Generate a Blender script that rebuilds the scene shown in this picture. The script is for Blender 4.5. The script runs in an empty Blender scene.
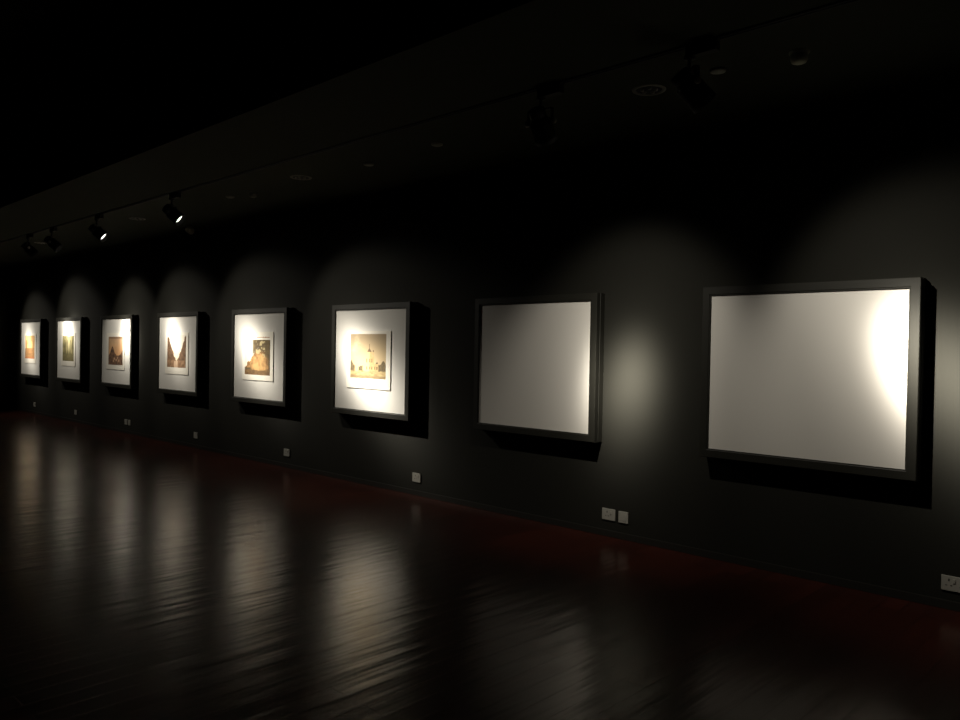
import bpy, bmesh, math, random
import numpy as np
from mathutils import Vector, Matrix, noise
random.seed(7)
scn = bpy.context.scene
COL = scn.collection
PI = math.pi

# ------------------------------------------------------------------ helpers
def tag(o, label=None, cat=None, group=None, kind=None):
    if label: o['label'] = label
    if cat: o['category'] = cat
    if group: o['group'] = group
    if kind: o['kind'] = kind
    return o

def obj(name, bm, mat, parent=None, smooth=False, loc=None):
    me = bpy.data.meshes.new(name)
    bmesh.ops.recalc_face_normals(bm, faces=bm.faces[:])
    bm.to_mesh(me); bm.free()
    for p in me.polygons: p.use_smooth = smooth
    me.materials.append(mat)
    o = bpy.data.objects.new(name, me); COL.objects.link(o)
    if parent: o.parent = parent
    if loc: o.location = loc
    return o

def empty(name, loc=(0, 0, 0), rot=(0, 0, 0)):
    o = bpy.data.objects.new(name, None); COL.objects.link(o)
    o.empty_display_size = .1
    o.location = loc; o.rotation_euler = rot
    return o

def box(bm, x0, x1, y0, y1, z0, z1, bevel=0):
    m = Matrix.Translation(((x0+x1)/2, (y0+y1)/2, (z0+z1)/2)) @ Matrix.Diagonal((x1-x0, y1-y0, z1-z0, 1))
    r = bmesh.ops.create_cube(bm, size=1, matrix=m)
    if bevel:
        es = list({e for v in r['verts'] for e in v.link_edges})
        bmesh.ops.bevel(bm, geom=es, offset=bevel, segments=2, affect='EDGES', profile=.7)
    return bm

def lathe(bm, prof, n=40, mat=None, cap=True):
    """revolve (radius, z) profile about z"""
    mat = mat or Matrix.Identity(4)
    rings = []
    for r, z in prof:
        if r < 1e-6: rings.append([bm.verts.new(mat @ Vector((0, 0, z)))])
        else: rings.append([bm.verts.new(mat @ Vector((r*math.cos(2*PI*k/n), r*math.sin(2*PI*k/n), z))) for k in range(n)])
    for a, b in zip(rings, rings[1:]):
        for k in range(n):
            k2 = (k+1) % n
            if len(a) == 1 and len(b) == 1: continue
            if len(a) == 1: bm.faces.new((a[0], b[k2], b[k]))
            elif len(b) == 1: bm.faces.new((a[k], a[k2], b[0]))
            else: bm.faces.new((a[k], a[k2], b[k2], b[k]))
    return bm

def copy_tree(o, parent=None):
    c = o.copy(); COL.objects.link(c); c.parent = parent
    for ch in list(o.children):
        if ch.type != 'LIGHT': copy_tree(ch, c)
    return c

# ------------------------------------------------------------------ materials
def mat(name, col, rough=.5, metal=0, spec=.5, coat=0, bump=None, var=None):
    m = bpy.data.materials.new(name); m.use_nodes = True
    nt = m.node_tree; b = nt.nodes['Principled BSDF']
    b.inputs['Base Color'].default_value = (*col, 1)
    b.inputs['Roughness'].default_value = rough
    b.inputs['Metallic'].default_value = metal
    b.inputs['Specular IOR Level'].default_value = spec
    b.inputs['Coat Weight'].default_value = coat
    tc = nt.nodes.new('ShaderNodeTexCoord')
    if var:
        sc, amt = var
        n = nt.nodes.new('ShaderNodeTexNoise'); n.inputs['Scale'].default_value = sc; n.inputs['Detail'].default_value = 4
        nt.links.new(tc.outputs['Object'], n.inputs['Vector'])
        mx = nt.nodes.new('ShaderNodeMix'); mx.data_type = 'RGBA'
        mx.inputs[6].default_value = (*[c*(1-amt) for c in col], 1)
        mx.inputs[7].default_value = (*[min(1, c*(1+amt)) for c in col], 1)
        nt.links.new(n.outputs['Fac'], mx.inputs[0]); nt.links.new(mx.outputs[2], b.inputs['Base Color'])
    if bump:
        sc, st, dist = bump
        n = nt.nodes.new('ShaderNodeTexNoise'); n.inputs['Scale'].default_value = sc; n.inputs['Detail'].default_value = 3
        nt.links.new(tc.outputs['Object'], n.inputs['Vector'])
        bp = nt.nodes.new('ShaderNodeBump'); bp.inputs['Strength'].default_value = st; bp.inputs['Distance'].default_value = dist
        nt.links.new(n.outputs['Fac'], bp.inputs['Height']); nt.links.new(bp.outputs['Normal'], b.inputs['Normal'])
    return m

M_wall = mat('charcoal_wall_paint', (.0180, .0177, .0143), .85, spec=.15, bump=(220, .08, .002), var=(3, .06))
M_ceil = mat('black_ceiling_paint', (.031, .034, .021), .9, spec=.2, var=(2, .08))
M_soffit = mat('upper_ceiling_paint', (.014, .014, .012), .95, spec=.1)
M_base = mat('dark_skirting_paint', (.019, .018, .015), .5, spec=.4)
M_frame = mat('dark_stained_frame_wood', (.019, .0185, .0145), .55, spec=.25, bump=(60, .15, .002), var=(9, .12))
M_mat = mat('white_mount_board', (.74, .72, .675), .8, spec=.2, var=(30, .01))
M_blank = mat('blank_white_board', (.82, .79, .735), .55, spec=.35, var=(2, .015))
M_paper = mat('cream_print_paper', (.84, .80, .71), .8, spec=.2)
M_ink = mat('brown_caption_ink', (.42, .22, .12), .8, spec=.1)
M_black = mat('black_powder_coat', (.012, .012, .011), .6, spec=.3)
M_knob = mat('grey_metal_knob', (.30, .30, .27), .4, metal=.6)
M_grey = mat('grey_plastic', (.55, .55, .44), .6)
M_dimp = mat('dim_grey_plastic', (.17, .17, .14), .55)
M_socket = mat('grey_white_socket_plastic', (.36, .35, .31), .45, spec=.4)
M_hole = mat('socket_slot_black', (.03, .03, .03), .6)
M_pale = mat('pale_plastic', (.8, .8, .68), .6)
M_refl = mat('dull_aluminium_reflector', (.32, .32, .28), .35, metal=.8)

def floor_material():
    m = bpy.data.materials.new('varnished_red_brown_floorboards'); m.use_nodes = True
    nt = m.node_tree; N = nt.nodes.new; L = nt.links.new
    b = nt.nodes['Principled BSDF']
    tc = N('ShaderNodeTexCoord')
    mp = N('ShaderNodeMapping'); mp.inputs['Rotation'].default_value = (0, 0, math.radians(90))
    L(tc.outputs['Object'], mp.inputs['Vector'])
    br = N('ShaderNodeTexBrick')
    br.inputs['Scale'].default_value = 1.0
    br.inputs['Brick Width'].default_value = 1.9; br.inputs['Row Height'].default_value = .115
    br.inputs['Mortar Size'].default_value = .0022; br.inputs['Mortar Smooth'].default_value = .3
    br.inputs['Color1'].default_value = (.075, .016, .009, 1)
    br.inputs['Color2'].default_value = (.048, .011, .0065, 1)
    br.inputs['Mortar'].default_value = (.012, .004, .003, 1)
    L(mp.outputs['Vector'], br.inputs['Vector'])
    # grain along the boards
    mg = N('ShaderNodeMapping'); mg.inputs['Scale'].default_value = (38, 2.2, 1)
    L(tc.outputs['Object'], mg.inputs['Vector'])
    gr = N('ShaderNodeTexNoise'); gr.inputs['Scale'].default_value = 1; gr.inputs['Detail'].default_value = 5
    L(mg.outputs['Vector'], gr.inputs['Vector'])
    mx = N('ShaderNodeMix'); mx.data_type = 'RGBA'; mx.blend_type = 'MULTIPLY'; mx.inputs[0].default_value = .6
    L(br.outputs['Color'], mx.inputs[6]); L(gr.outputs['Fac'], mx.inputs[7])
    L(mx.outputs[2], b.inputs['Base Color'])
    # worn varnish: roughness patches
    rn = N('ShaderNodeTexNoise'); rn.inputs['Scale'].default_value = 1.3; rn.inputs['Detail'].default_value = 4
    L(tc.outputs['Object'], rn.inputs['Vector'])
    rr = N('ShaderNodeMapRange'); rr.inputs['To Min'].default_value = .20; rr.inputs['To Max'].default_value = .29
    L(rn.outputs['Fac'], rr.inputs['Value']); L(rr.outputs['Result'], b.inputs['Roughness'])
    b.inputs['Specular IOR Level'].default_value = .31
    b.inputs['Specular Tint'].default_value = (1, .90, .70, 1)
    # cupped boards and seams
    mc = N('ShaderNodeMapping'); mc.inputs['Scale'].default_value = (10, 1.1, 1)
    L(tc.outputs['Object'], mc.inputs['Vector'])
    cu = N('ShaderNodeTexNoise'); cu.inputs['Scale'].default_value = 1; cu.inputs['Detail'].default_value = 2.5
    L(mc.outputs['Vector'], cu.inputs['Vector'])
    b1 = N('ShaderNodeBump'); b1.inputs['Strength'].default_value = 1.0; b1.inputs['Distance'].default_value = .0045
    L(cu.outputs['Fac'], b1.inputs['Height'])
    iv = N('ShaderNodeMath'); iv.operation = 'SUBTRACT'; iv.inputs[0].default_value = 1
    L(br.outputs['Fac'], iv.inputs[1])
    b2 = N('ShaderNodeBump'); b2.inputs['Strength'].default_value = .6; b2.inputs['Distance'].default_value = .002
    L(iv.outputs[0], b2.inputs['Height']); L(b1.outputs['Normal'], b2.inputs['Normal'])
    L(b2.outputs['Normal'], b.inputs['Normal'])
    return m
M_floor = floor_material()

def lens_material():
    m = bpy.data.materials.new('lit_lamp_lens'); m.use_nodes = True
    b = m.node_tree.nodes['Principled BSDF']
    b.inputs['Base Color'].default_value = (.9, .9, .85, 1)
    b.inputs['Emission Color'].default_value = (1, .96, .86, 1)
    b.inputs['Emission Strength'].default_value = 2.5
    return m
M_lens = lens_material()

# ------------------------------------------------------------------ measures
CAM_Z = 1.412
YW = 4.993            # picture wall
CEIL = 2.98
XL, XR, YR = -18.45, 4.2, -3.6
EDGE_Y = 2.66         # lip of the lowered ceiling
TRACK_Y = 3.57
UP = 3.75

# ------------------------------------------------------------------ setting
def slab(name, a, m):
    return tag(obj(name, box(bmesh.new(), *a), m), kind='structure')
slab('floor', (XL-.2, XR+.2, YR-.2, YW+.2, -.2, 0), M_floor)
slab('wall_front', (XL-.2, XR+.2, YW, YW+.2, 0, CEIL), M_wall)
slab('wall_left', (XL-.2, XL, YR, YW, 0, UP), M_base)
slab('wall_right', (XR, XR+.2, YR, YW, 0, UP), M_wall)
slab('wall_rear', (XL-.2, XR+.2, YR-.2, YR, 0, UP), M_soffit)
slab('ceiling', (XL-.2, XR+.2, EDGE_Y, YW+.2, CEIL, UP+.2), M_ceil)
slab('ceiling', (XL-.2, XR+.2, YR-.2, EDGE_Y, UP, UP+.2), M_soffit)
bm = bmesh.new(); box(bm, XL, XR, YW-.012, YW, 0, .05, .003)
tag(obj('baseboard_front', bm, M_base), kind='structure')

# ------------------------------------------------------------------ pictures inside the frames
def fbm(x, y, s=0, o=4):
    v = 0; a = .5; t = 0
    for k in range(o):
        v += a*noise.noise(Vector((x*2**k+s*13.1, y*2**k+s*7.7, s*3.3))); t += a; a *= .55
    return v/t
def lerp(a, b, t): return [p+(q-p)*t for p, q in zip(a, b)]
def sm(a, b, x):
    t = max(0, min(1, (x-a)/(b-a))); return t*t*(3-2*t)

def paint_church(x, y):
    c = lerp((.50, .38, .22), (.30, .235, .15), sm(.35, 1, y) * .8 + .15*fbm(x*3, y*3, 1))
    c = lerp(c, (.75, .63, .42), .5*sm(.1, .5, fbm(x*2.5, y*2.5, 2)))
    # far shrubs
    h = .28 + .05*fbm(x*9, 0, 3, 3) + .12*math.exp(-((x-.93)/.07)**2) + .10*math.exp(-((x-.76)/.045)**2) + .13*math.exp(-((x-.03)/.05)**2)
    if y < h: c = lerp((.07, .06, .035), (.20, .14, .07), .5+fbm(x*22, y*22, 4))
    # tower, body and wings of the building
    def blk(x0, x1, y1, y0=.1): return x0 < x < x1 and y0 < y < y1
    bld = blk(.42, .68, .50) or blk(.47, .62, .60) or (abs(x-.545) < .065*(1-(y-.60)/.09) and .60 <= y < .69) or (abs(x-.545) < .007 and .6 < y < .78) or blk(.64, .665, .64) or blk(.66, .80, .33) or blk(.36, .44, .42) or blk(.13, .24, .29)
    if bld:
        c = lerp((.62, .47, .22), (.36, .23, .11), .6*(x > .55) + .3*fbm(x*30, y*30, 5))
        if y > .6: c = (.16, .11, .065)
        for wx in (.475, .56, .62, .70, .76):
            if abs(x-wx) < .012 and (.2 < y < .27 or (.36 < y < .45 and wx < .64)): c = (.12, .075, .04)
    if y < .17 + .03*fbm(x*6, 1, 6): c = lerp((.55, .42, .20), (.24, .17, .08), .5+1.2*fbm(x*8, y*25, 7))
    if y < .06: c = lerp(c, (.2, .14, .08), .6)
    return c
def paint_grotto(x, y):
    sky = lerp((.76, .70, .56), (.60, .58, .46), y)
    d = math.hypot((x-.58)/.40, (y-.30)/.42)
    mass = lerp((.56, .33, .13), (.22, .11, .04), max(0, min(1, sm(.3, 1, d)+1.6*fbm(x*9, y*7, 11))))
    c = sky if (y > .25 + .85*x + .16*fbm(x*7, y*7, 12)) else mass
    tree = fbm(x*8, y*8, 13)
    ring = sm(.70, 1.05, d + .45*tree)
    if x > .30 or y < .2: c = lerp(c, lerp((.045, .030, .018), (.17, .12, .05), .5+tree), ring * (1 if x > .35 else sm(.28, .36, x) if y > .2 else 1))
    if y > .5 and .45 < x < .8 and tree > .06: c = lerp(c, (.55, .45, .24), .7)
    if y < .14 + .05*fbm(x*5, 0, 14): c = lerp((.11, .065, .03), (.26, .15, .06), .5+fbm(x*15, y*15, 15))
    return c
def paint_valley(x, y):
    c = lerp((.80, .66, .48), (.74, .68, .58), y)
    v = abs(x-.52)
    if y < .12 + 1.9*v + .22*fbm(x*7, y*7, 21) and y < .93 + .12*fbm(x*6, 0, 22):
        c = lerp((.07, .04, .025), (.24, .14, .08), .5+1.2*fbm(x*14, y*14, 23))
    if y < .22: c = lerp(c, lerp((.45, .27, .15), (.16, .09, .05), .5+1.4*fbm(x*10, y*10, 24)), .75)
    if y < .2 and abs(x-.48) < .1: c = lerp(c, (.72, .52, .36), .6)
    return c
def paint_ruin(x, y):
    c = lerp((.66, .36, .17), (.50, .33, .20), sm(.3, 1, y)) ; c = lerp(c, (.72, .45, .24), max(0, fbm(x*4, y*4, 31)))
    h = .34 + .32*math.exp(-((x-.28)/.16)**2) + .10*fbm(x*8, 0, 32) + .15*sm(.75, 1, x)
    if y < h: c = lerp((.07, .045, .035), (.26, .14, .08), .45+1.3*fbm(x*11, y*11, 33))
    for px_, py in ((.42, .22), (.55, .18), (.66, .25), (.36, .14), (.74, .16)):
        if math.hypot((x-px_)*1.3, y-py) < .045: c = (.58, .36, .22)
    if y > .93 or x < .04: c = lerp(c, (.16, .09, .06), .6)
    return c
def paint_forest(x, y):
    c = lerp((.13, .115, .05), (.36, .31, .14), .5+1.4*fbm(x*6, y*4, 41))
    g = .25*math.exp(-((x-.55)/.16)**2)*sm(.2, .7, y); c = lerp(c, (.72, .62, .34), min(1, 2.2*g))
    for tx, w in ((.2, .03), (.42, .022), (.68, .03), (.86, .025)):
        if abs(x-tx-.03*fbm(0, y*4, tx*9)) < w and y > .25 and y < .85: c = lerp(c, (.09, .07, .035), .8)
    if y < .3: c = lerp(c, lerp((.10, .09, .04), (.24, .20, .09), .5+fbm(x*12, y*12, 42)), .8)
    return c
def paint_harbour(x, y):
    c = lerp((.74, .44, .14), (.60, .36, .16), y); c = lerp(c, (.86, .64, .26), sm(0, .35, fbm(x*3, y*3, 51)+.35*math.exp(-((x-.45)/.2)**2)))
    if y < .46 + .03*fbm(x*5, 0, 52): c = lerp((.34, .17, .07), (.56, .30, .12), .5+1.3*fbm(x*9, y*12, 53))
    if y > .42 and y < .80 and (abs(x-.16) < .06 or abs(x-.85) < .05): c = lerp(c, (.40, .22, .10), .8)
    if y < .08: c = lerp(c, (.62, .22, .10), .6)
    return c

def art_material(name):
    m = bpy.data.materials.new(name); m.use_nodes = True
    nt = m.node_tree; b = nt.nodes['Principled BSDF']
    a = nt.nodes.new('ShaderNodeVertexColor'); a.layer_name = 'print_colour'
    nt.links.new(a.outputs['Color'], b.inputs['Base Color'])
    b.inputs['Roughness'].default_value = .8; b.inputs['Specular IOR Level'].default_value = .2
    return m

def picture(painter, w, h, y, cx, cz, parent, name='picture'):
    nx, nz = 132, 102
    vs = []; cols = []
    for j in range(nz):
        for i in range(nx):
            u, v = i/(nx-1), j/(nz-1)
            vs.append((cx-w/2+w*u, y, cz-h/2+h*v))
            c = painter(u, v)
            cols += [max(0, min(1, k)) for k in c] + [1]
    fs = [(j*nx+i, j*nx+i+1, (j+1)*nx+i+1, (j+1)*nx+i) for j in range(nz-1) for i in range(nx-1)]
    me = bpy.data.meshes.new(name); me.from_pydata(vs, [], fs)
    at = me.color_attributes.new('print_colour', 'FLOAT_COLOR', 'POINT')
    at.data.foreach_set('color', cols)
    me.materials.append(art_material('print_'+painter.__name__[6:]))
    o = bpy.data.objects.new(name, me); COL.objects.link(o); o.parent = parent
    return o

# ------------------------------------------------------------------ framed pictures
FRONT, BOARD = YW-.105, YW-.093
def ring(bm, xo, zo, xi, zi, y0, y1, ch=.004):
    """mitred rectangular moulding: xo/zo outer (lo,hi), xi/zi inner, y0 front, y1 back"""
    def loop(xa, xb, za, zb, y): return [bm.verts.new(p) for p in ((xa, y, za), (xb, y, za), (xb, y, zb), (xa, y, zb))]
    gy = y0+(y1-y0)*.42
    ls = [loop(xo[0], xo[1], zo[0], zo[1], y1),
          loop(xo[0], xo[1], zo[0], zo[1], gy+.006),
          loop(xo[0]+.004, xo[1]-.004, zo[0]+.004, zo[1]-.004, gy+.003),
          loop(xo[0]+.004, xo[1]-.004, zo[0]+.004, zo[1]-.004, gy-.003),
          loop(xo[0], xo[1], zo[0], zo[1], gy-.006),
          loop(xo[0], xo[1], zo[0], zo[1], y0+ch),
          loop(xo[0]+ch, xo[1]-ch, zo[0]+ch, zo[1]-ch, y0),
          loop(xi[0]-.010, xi[1]+.010, zi[0]-.010, zi[1]+.010, y0),
          loop(xi[0]-.006, xi[1]+.006, zi[0]-.006, zi[1]+.006, y0+.004),
          loop(xi[0], xi[1], zi[0], zi[1], y0+.004),
          loop(xi[0], xi[1], zi[0], zi[1], BOARD+.003-0)]
    for a, b in zip(ls, ls[1:]):
        for k in range(4): bm.faces.new((a[k], a[(k+1) % 4], b[(k+1) % 4], b[k]))
    bm.faces.new(ls[0])
    return bm

def frame_thing(name, x0, x1, z0, z1, label, cat, group, boardmat, bw=.060):
    cx, cz = (x0+x1)/2, (z0+z1)/2
    t = empty(name, (cx, YW, cz)); tag(t, label, cat, group)
    hw, hh = (x1-x0)/2, (z1-z0)/2
    L = lambda y: y-YW
    bm = bmesh.new()
    # local coordinates: y relative to the wall
    class _: pass
    def loop(xa, za, y): return [bm.verts.new(p) for p in ((-xa, L(y), -za), (xa, L(y), -za), (xa, L(y), za), (-xa, L(y), za))]
    ow, oh = hw+bw, hh+bw; g = FRONT+.045
    ls = [loop(ow, oh, YW), loop(ow, oh, g+.007), loop(ow-.005, oh-.005, g+.004), loop(ow-.005, oh-.005, g-.004),
          loop(ow, oh, g-.007), loop(ow, oh, FRONT+.003), loop(ow-.003, oh-.003, FRONT), loop(hw+.010, hh+.010, FRONT),
          loop(hw+.006, hh+.006, FRONT+.003), loop(hw, hh, FRONT+.003), loop(hw, hh, BOARD+.004)]
    for a, b in zip(ls, ls[1:]):
        for k in range(4): bm.faces.new((a[k], a[(k+1) % 4], b[(k+1) % 4], b[k]))
    bm.faces.new(ls[0])
    obj('frame', bm, M_frame, t)
    bm = bmesh.new(); box(bm, -hw-.004, hw+.004, L(BOARD), L(BOARD)+.003, -hh-.004, hh+.004)
    obj('mount_board', bm, boardmat, t)
    return t

CZ = CAM_Z + (.3968-.6305)/2
ZB, ZT = CAM_Z-.6305, CAM_Z+.3968
U = 4.9
lefts = [-3.5780, -3.1462, -2.7134, -2.2718, -1.8305, -1.3923]
W = .2337
pic_labels = [
 'farthest dark box frame, left end of the wall, white mount, orange and brown print',
 'dark box frame second from the far left, white mount, green-brown woodland print',
 'dark box frame with print of pale orange sky over dark trees at its lower left',
 'dark box frame with print of a pale V-shaped valley between dark tree slopes',
 'dark box frame with print of a glowing amber hill framed by dark trees',
 'dark box frame with print of a pale towered building']
painters = [paint_harbour, paint_forest, paint_ruin, paint_valley, paint_grotto, paint_church]
for k in range(6):
    x0, x1 = lefts[k]*U, (lefts[k]+W)*U
    t = frame_thing('framed_print', x0, x1, ZB, ZT, pic_labels[k], 'picture', 'box-framed prints on the charcoal wall', M_mat)
    B = BOARD-YW
    # print paper on a raised backing
    dx = -.005
    bm = bmesh.new(); box(bm, dx-.355, dx+.355, B-.008, B-.001, -.292, .292)
    sh = obj('print_sheet', bm, M_paper, t)
    pl, pr, pt, pb = [(-.300, .272, .250, -.201), (-.275, .280, .244, -.201), (-.275, .290, .232, -.217),
                      (-.295, .280, .256, -.197), (-.296, .284, .198, -.226), (-.298, .281, .264, -.188)][k]
    picture(painters[k], pr-pl, pt-pb, B-.0084, (pl+pr)/2, (pt+pb)/2, sh)
    if k == 4:
        bm = bmesh.new(); x = -.02
        while x < .24:
            w_ = random.uniform(.010, .034); box(bm, x, x+w_, B-.0090, B-.0078, .222, .222+random.uniform(.008, .014)); x += w_+.007
        obj('caption', bm, M_ink, sh)

frame_thing('blank_picture_frame', -.9572*U, -.7168*U, ZB, ZT, 'smaller dark box frame around a blank white board, beside the towered-building print',
            'picture', 'blank box-framed boards', M_blank)
frame_thing('blank_picture_frame', -.5135*U, -.2642*U, CAM_Z-.6394, CAM_Z+.4013, 'largest dark box frame around a blank white board, glare at its right edge',
            'picture', 'blank box-framed boards', M_blank)

# ------------------------------------------------------------------ sockets low on the wall
def socket(x0, x1, z0, z1, kind, label, group):
    cx, cz = (x0+x1)/2, (z0+z1)/2; hw, hh = (x1-x0)/2, (z1-z0)/2
    t = empty('wall_socket' if kind != 'blank' else 'blank_wall_plate', (cx, YW, cz)); tag(t, label, 'socket' if kind != 'blank' else 'wall plate', group)
    bm = bmesh.new(); box(bm, -hw, hw, -.009, 0, -hh, hh, .003)
    obj('plate', bm, M_socket, t)
    if kind == 'blank':
        bm = bmesh.new(); box(bm, -hw*.62, hw*.62, -.0105, -.0085, -hh*.62, hh*.62, .0006)
        obj('insert', bm, M_socket, t)
        return t
    n = 2 if kind == 'double' else 1
    for i in range(n):
        ox = (-hw*.48 if i == 0 else hw*.48) if n == 2 else -hw*.22
        for a, b, c, d in ((-.004, .004, .012, .026), (-.017, -.007, -.014, -.009), (.007, .017, -.014, -.009)):
            bm = bmesh.new(); box(bm, ox+a, ox+b, -.0096, -.0085, c, d)
            obj('pin_slot', bm, M_hole, t)
        bm = bmesh.new(); sx = ox+(.034 if n == 1 else .026)
        box(bm, sx-.006, sx+.006, -.013, -.0085, .004, .026, .001)
        obj('switch', bm, M_socket, t)
    return t
def S(v): return v*U*1.019
G = 'sockets and plates low on the charcoal wall'
zt, zb = CAM_Z-.2400*U*1.019, CAM_Z-.2578*U*1.019
socket(S(-.6875), S(-.6635), zt+0-.086, zt, 'single', 'wider grey-white switched socket, left of the pair below the gap between the blank frames', G)
socket(S(-.6575), S(-.6405), zt-.088, zt-.002, 'blank', 'small square grey-white plate, right of the pair below the gap between the blank frames', G)
socket(S(-.2240), S(-.1945), zt-.108, zt-.024, 'double', 'grey-white double socket cut off by the right edge of the photo', G)
socket(S(-1.1316), S(-1.1085), zt-.084, zt+.002, 'single', 'grey-white socket low on the wall right below the towered-building print', G)
socket(S(-1.5895), S(-1.5650), zt-.080, zt+.006, 'single', 'grey-white socket low on the wall below the amber hill print', G)
socket(S(-2.0440), S(-2.0220), zt-.078, zt+.006, 'single', 'small pale socket low on the wall below the valley print', G)
socket(S(-2.5150), S(-2.4950), zt-.074, zt+.010, 'single', 'pale socket, left of the pair below the orange-sky print', G)
socket(S(-2.4880), S(-2.4710), zt-.076, zt+.008, 'blank', 'narrow pale plate, right of the pair below the orange-sky print', G)
socket(S(-2.9590), S(-2.9360), zt-.072, zt+.012, 'single', 'tiny pale socket below the woodland print, second from the far left', G)
socket(S(-3.4110), S(-3.3880), zt-.072, zt+.012, 'single', 'tiny pale socket at the far left, below the farthest frame', G)

# ------------------------------------------------------------------ ceiling track and spotlights
bm = bmesh.new()
box(bm, XL+.05, XR-.05, TRACK_Y-.018, TRACK_Y-.008, CEIL-.009, CEIL)
box(bm, XL+.05, XR-.05, TRACK_Y+.008, TRACK_Y+.018, CEIL-.009, CEIL)
box(bm, XL+.05, XR-.05, TRACK_Y-.018, TRACK_Y+.018, CEIL-.003, CEIL-.0005)
tr = empty('lighting_track', ((XL+XR)/2, TRACK_Y, CEIL))
tag(tr, 'long thin black lighting track running along the ceiling above the frames', 'track')
o = obj('rail', bm, M_black, tr); o.matrix_parent_inverse = Matrix.Translation(tr.location).inverted()

HOT, MID, WASH = 3.8, .20, .050
SIG, SIGM, CUT0, CUT1 = 6.2, 16.5, 25.0, 39.5
POWER = 620
def light_nodes(ld, hot=1.0, wash=1.0, cut=CUT1):
    """beam profile: a narrow hot centre inside a wide even cone"""
    ld.use_nodes = True
    nt = ld.node_tree; N = nt.nodes.new; L = nt.links.new
    em = [n for n in nt.nodes if n.type == 'EMISSION'][0]
    tc = N('ShaderNodeTexCoord'); nm = N('ShaderNodeVectorMath'); nm.operation = 'NORMALIZE'
    L(tc.outputs['Normal'], nm.inputs[0])
    sp = N('ShaderNodeSeparateXYZ'); L(nm.outputs[0], sp.inputs[0])
    ab = N('ShaderNodeMath'); ab.operation = 'ABSOLUTE'; L(sp.outputs['Z'], ab.inputs[0])
    ac = N('ShaderNodeMath'); ac.operation = 'ARCCOSINE'; ac.use_clamp = False; L(ab.outputs[0], ac.inputs[0])
    def gauss(sig, amp):
        d = N('ShaderNodeMath'); d.operation = 'DIVIDE'; L(ac.outputs[0], d.inputs[0]); d.inputs[1].default_value = math.radians(sig)
        p = N('ShaderNodeMath'); p.operation = 'MULTIPLY'; L(d.outputs[0], p.inputs[0]); L(d.outputs[0], p.inputs[1])
        n = N('ShaderNodeMath'); n.operation = 'MULTIPLY'; L(p.outputs[0], n.inputs[0]); n.inputs[1].default_value = -1
        e = N('ShaderNodeMath'); e.operation = 'EXPONENT'; L(n.outputs[0], e.inputs[0])
        m = N('ShaderNodeMath'); m.operation = 'MULTIPLY'; L(e.outputs[0], m.inputs[0]); m.inputs[1].default_value = amp
        return m
    mr = N('ShaderNodeMapRange'); mr.interpolation_type = 'SMOOTHSTEP'
    mr.inputs['From Min'].default_value = math.radians(CUT0); mr.inputs['From Max'].default_value = math.radians(cut)
    mr.inputs['To Min'].default_value = WASH*wash; mr.inputs['To Max'].default_value = 0
    L(ac.outputs[0], mr.inputs['Value'])
    a, b = gauss(SIG, HOT*hot), gauss(SIGM, MID)
    s1 = N('ShaderNodeMath'); L(a.outputs[0], s1.inputs[0]); L(b.outputs[0], s1.inputs[1])
    s2 = N('ShaderNodeMath'); L(s1.outputs[0], s2.inputs[0]); L(mr.outputs['Result'], s2.inputs[1])
    L(s2.outputs[0], em.inputs['Strength'])

HEAD_DZ = -.205
# the head is modelled pointing along -z about its pivot
def head_meshes():
    bm = bmesh.new()
    lathe(bm, [(0, .085), (.046, .085), (.050, .080), (.050, .045), (.047, .042), (.047, .036), (.050, .033), (.050, .018), (.060, .008), (.066, .0), (.066, -.085),
               (.069, -.088), (.069, -.125), (.065, -.125), (.060, -.085), (.0, -.085)], 48)
    return bm
def yoke_bm():
    bm = bmesh.new()
    for s in (-1, 1): box(bm, s*.078-.004, s*.078+.004, -.014, .014, -.012, .078, .001)
    box(bm, -.082, .082, -.014, .014, .070, .078, .001)
    return bm
def knob_bm(s):
    bm = bmesh.new()
    lathe(bm, [(0, 0), (.016, 0), (.018, .003), (.018, .014), (.015, .018), (0, .018)], 20,
          Matrix.Translation((s*.082, 0, 0)) @ Matrix.Rotation(s*PI/2, 4, 'Y'))
    return bm
def lens_bm():
    bm = bmesh.new(); lathe(bm, [(0, -.096), (.030, -.094), (.060, -.084)], 40); return bm

spots = [  # pivot x (D units), hot point on the wall (x, z), label, emits, hot, wash, flag
 (-.5885, (-3.20, 1.27), 'black track spotlight above the gap between the two blank frames, seen from behind', .95, 1.0),
 (-.3900, (-1.10, 1.36), 'nearest black track spotlight, high above the left edge of the largest blank frame', 1.3, 1.0),
 (-1.59, (-6.27, 1.14), 'black track spotlight with the brightest visible lens, nearest of the lit row at the left', .74, 1.0),
 (-2.0055, (-8.47, 1.31), 'black track spotlight with a small lit lens, between the brightest one and the dark pair', .42, 1.0),
 (-2.335, (-10.62, 1.47), 'black track spotlight with no visible lens, second from the left on the far ceiling', .30, 1.0),
 (-2.54, (-12.30, 1.55), 'black track spotlight with no visible lens, leftmost on the far ceiling', .36, 1.0),
 (-3.20, (-14.85, 1.62), 'black track spotlight beyond the left edge of the photo, lighting the woodland print', .36, 1.0),
 (-3.63, (-16.97, 1.33), 'black track spotlight beyond the left edge of the photo, lighting the farthest frame', .24, 1.0),
 (.02, (.55, 1.25), 'black track spotlight beyond the right edge of the photo', .8, 1.0),
]
HB, YB, LB = None, None, None
first = None
lights = []
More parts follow.
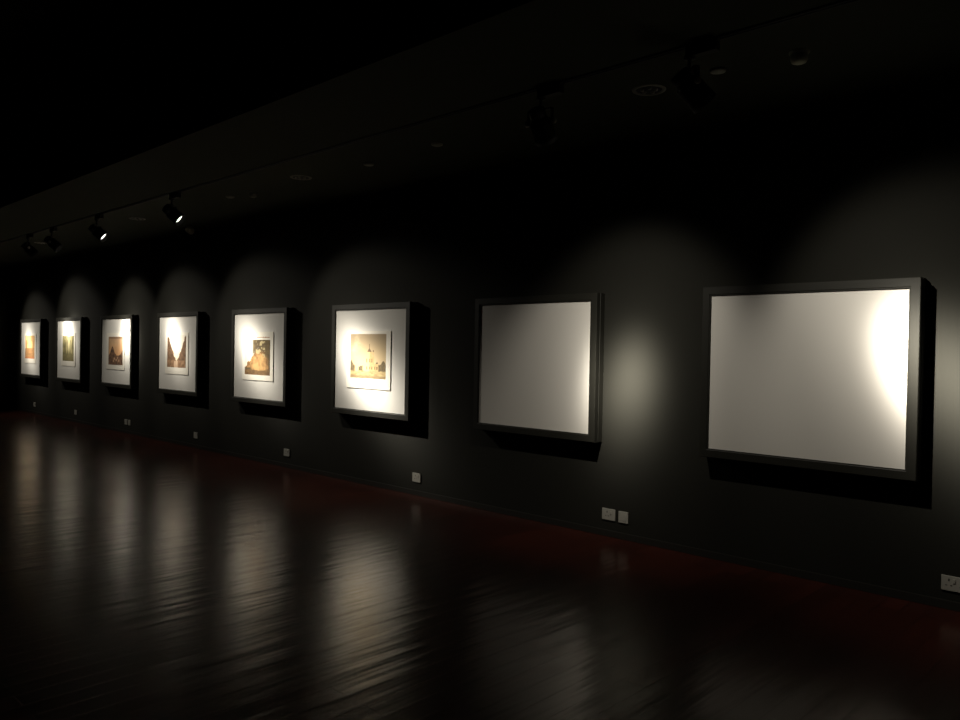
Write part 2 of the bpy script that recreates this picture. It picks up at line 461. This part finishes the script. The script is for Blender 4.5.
for i, (sx, (tx, tz), label, hot, wash) in enumerate(spots):
    x = sx*U-.07; piv = Vector((x, TRACK_Y, CEIL+HEAD_DZ))
    t = empty('track_spotlight', (x, TRACK_Y, CEIL)); tag(t, label, 'spotlight', 'black spotlights on the ceiling track')
    if first is None:
        bm = bmesh.new(); box(bm, -.015, .155, -.022, .022, -.062, -.0095, .004)
        me_a = obj('track_adapter', bm, M_black, t).data
        bm = bmesh.new(); lathe(bm, [(0, -.058), (.030, -.058), (.030, -.070), (.011, -.072), (.011, -.135), (0, -.135)], 24)
        me_s = obj('stem', bm, M_black, t, True).data
    else:
        for nm, me in (('track_adapter', me_a), ('stem', me_s)):
            o = bpy.data.objects.new(nm, me); COL.objects.link(o); o.parent = t
    d = (Vector((tx, BOARD, tz)) - piv).normalized()
    az = math.atan2(d.x, d.y)                      # turn of the yoke about the stem
    tilt = math.acos(-d.z)                         # tilt of the head from straight down
    Rz = Matrix.Rotation(-az, 4, 'Z'); Rt = Matrix.Rotation(tilt, 4, 'X')
    yoke_m = Matrix.Translation((0, 0, HEAD_DZ)) @ Rz
    head_m = yoke_m @ Rt
    if first is None:
        me_y = obj('yoke', yoke_bm(), M_black, t).data
        y = t.children[-1]
    def part(nm, me, bmf, m, mx, parent, smooth):
        if me is None: me = obj(nm, bmf(), m, None, smooth); o = me
        else: o = bpy.data.objects.new(nm, me); COL.objects.link(o)
        o.parent = parent; o.matrix_local = mx
        return o
    if first is None:
        for o in [c for c in COL.objects if c.name.startswith('yoke')]: o.matrix_local = yoke_m
        yk = [c for c in COL.objects if c.name.startswith('yoke')][0]
        hd = part('lamp_head', None, head_meshes, M_black, head_m, t, True); me_h = hd.data
        ln = part('lens', None, lens_bm, M_lens, Matrix.Identity(4), hd, True); me_l = ln.data
        k1 = part('knob', None, lambda: knob_bm(1), M_knob, Matrix.Identity(4), yk, True); me_k1 = k1.data
        k2 = part('knob', None, lambda: knob_bm(-1), M_knob, Matrix.Identity(4), yk, True); me_k2 = k2.data
    else:
        yk = part('yoke', me_y, None, None, yoke_m, t, False)
        hd = part('lamp_head', me_h, None, None, head_m, t, True)
        part('lens', me_l, None, None, Matrix.Identity(4), hd, True)
        part('knob', me_k1, None, None, Matrix.Identity(4), yk, True)
        part('knob', me_k2, None, None, Matrix.Identity(4), yk, True)
    first = t
    ld = bpy.data.lights.new('spot_beam', 'SPOT')
    ld.energy = POWER; ld.color = (1, .93, .80); ld.shadow_soft_size = .022
    ld.spot_size = math.radians(2*CUT1+2); ld.spot_blend = .02
    light_nodes(ld, hot, wash, 35.5 if 1 < i < 8 else CUT1)
    lo = bpy.data.objects.new('spot_beam', ld); COL.objects.link(lo)
    lo.parent = hd; lo.location = (0, 0, -.127)
    lights.append(lo)

# ------------------------------------------------------------------ fittings on the ceiling
DY = .823*U
def downlight(x, label):
    t = empty('recessed_downlight', (x, DY-.02, CEIL)); tag(t, label, 'downlight', 'recessed downlights, switched off')
    bm = bmesh.new(); lathe(bm, [(.076, -.001), (.080, -.006), (.098, -.004), (.100, -.0003), (.076, -.0003)], 48)
    obj('trim_ring', bm, M_dimp, t, True)
    bm = bmesh.new(); lathe(bm, [(.076, -.001), (.060, -.0008), (.040, -.0006), (0, -.0006)], 40)
    obj('reflector', bm, M_black, t, True)
    for a in range(5):
        an = a*2*PI/5+.3
        bm = bmesh.new()
        lathe(bm, [(0, -.014), (.010, -.012), (.012, -.002), (0, -.002)], 14, Matrix.Translation((.042*math.cos(an), .042*math.sin(an), 0)))
        obj('bulb', bm, M_refl, t, True)
downlight(-.508*U, 'round recessed downlight between the two nearest spotlights, largest in view')
downlight(-1.2587*U, 'round recessed downlight above the towered-building print')
downlight(-2.000*U, 'round recessed downlight on the ceiling just left of the brightest spotlight')
downlight(-2.740*U, 'round recessed downlight farthest away, beside the dark pair of spotlights')

for x, y, lb in ((-.4151, .8122, 'small grey ceiling disc beside the nearest spotlight'),
              (-.8878, .8225, 'small dim grey ceiling disc above the gap left of the smaller blank frame'),
              (-1.0745, .835, 'small grey ceiling disc above and right of the towered-building print'),
              (-1.5392, .8258, 'small grey ceiling disc left of the small round detector')):
    bm = bmesh.new(); lathe(bm, [(0, -.014), (.030, -.014), (.043, -.009), (.045, 0), (0, 0)], 32)
    tag(obj('ceiling_disc', bm, M_dimp, None, True, (x*U, y*U, CEIL)), lb, 'ceiling fitting', 'small grey discs on the ceiling')

def detector(x, y, r, h, label, m):
    t = empty('smoke_detector', (x, y, CEIL)); tag(t, label, 'smoke detector', 'small round detectors on the ceiling')
    bm = bmesh.new(); lathe(bm, [(0, -.010), (r*1.12, -.010), (r*1.2, -.004), (r*1.2, 0), (0, 0)], 36)
    obj('base', bm, m, t, True)
    bm = bmesh.new(); lathe(bm, [(0, -h), (r*.55, -h), (r*.86, -h+.006), (r, -h+.02), (r, -.012), (0, -.012)], 36)
    obj('cap', bm, m, t, True)
detector(-.3275*U, .820*U, .042, .058, 'pale round detector hanging from the ceiling above the largest blank frame', M_grey)
detector(-1.4655*U, .838*U, .040, .045, 'small round detector on the ceiling above the amber hill print', M_dimp)

# small camera-like fitting by the wall
t = empty('ceiling_sensor', (-2.018*U, .965*U, CEIL)); tag(t, 'small grey tapered fitting at the top of the wall, right below the brightest spotlight', 'sensor')
bm = bmesh.new(); lathe(bm, [(0, -.035), (.020, -.035), (.030, -.006), (.030, 0), (0, 0)], 24)
obj('mount', bm, M_grey, t, True)
bm = bmesh.new(); lathe(bm, [(0, -.07), (.040, -.07), (.046, -.06), (.036, .02), (.026, .07), (0, .07)], 30,
      Matrix.Translation((0, 0, -.050)) @ Matrix.Rotation(math.radians(-75), 4, 'Y'))
obj('body', bm, M_pale, t, True)

# ------------------------------------------------------------------ ambience and camera
w = bpy.data.worlds.new('World'); scn.world = w; w.use_nodes = True
w.node_tree.nodes['Background'].inputs['Color'].default_value = (.0, .0, .0, 1)

cam = bpy.data.cameras.new('Camera'); co = bpy.data.objects.new('Camera', cam); COL.objects.link(co)
yaw, pitch, roll = [math.radians(v) for v in (46.267328, .70052208, 1.03091816)]
cy, sy = math.cos(yaw), math.sin(yaw)
f0 = Vector((-cy, sy, 0)); r0 = Vector((sy, cy, 0)); u0 = Vector((0, 0, 1))
f = f0*math.cos(pitch)-u0*math.sin(pitch); u = u0*math.cos(pitch)+f0*math.sin(pitch)
r = r0*math.cos(roll)+u*math.sin(roll); u2 = u*math.cos(roll)-r0*math.sin(roll)
m = Matrix((r, u2, -f)).transposed().to_4x4(); m.translation = Vector((0, 0, CAM_Z))
co.matrix_world = m
cam.sensor_width = 36; cam.lens = 36*774/960; cam.clip_start = .05; cam.clip_end = 100
scn.camera = co

vs = scn.view_settings
vs.view_transform = 'Standard'; vs.look = 'None'; vs.exposure = 0; vs.gamma = 1; vs.use_curve_mapping = False
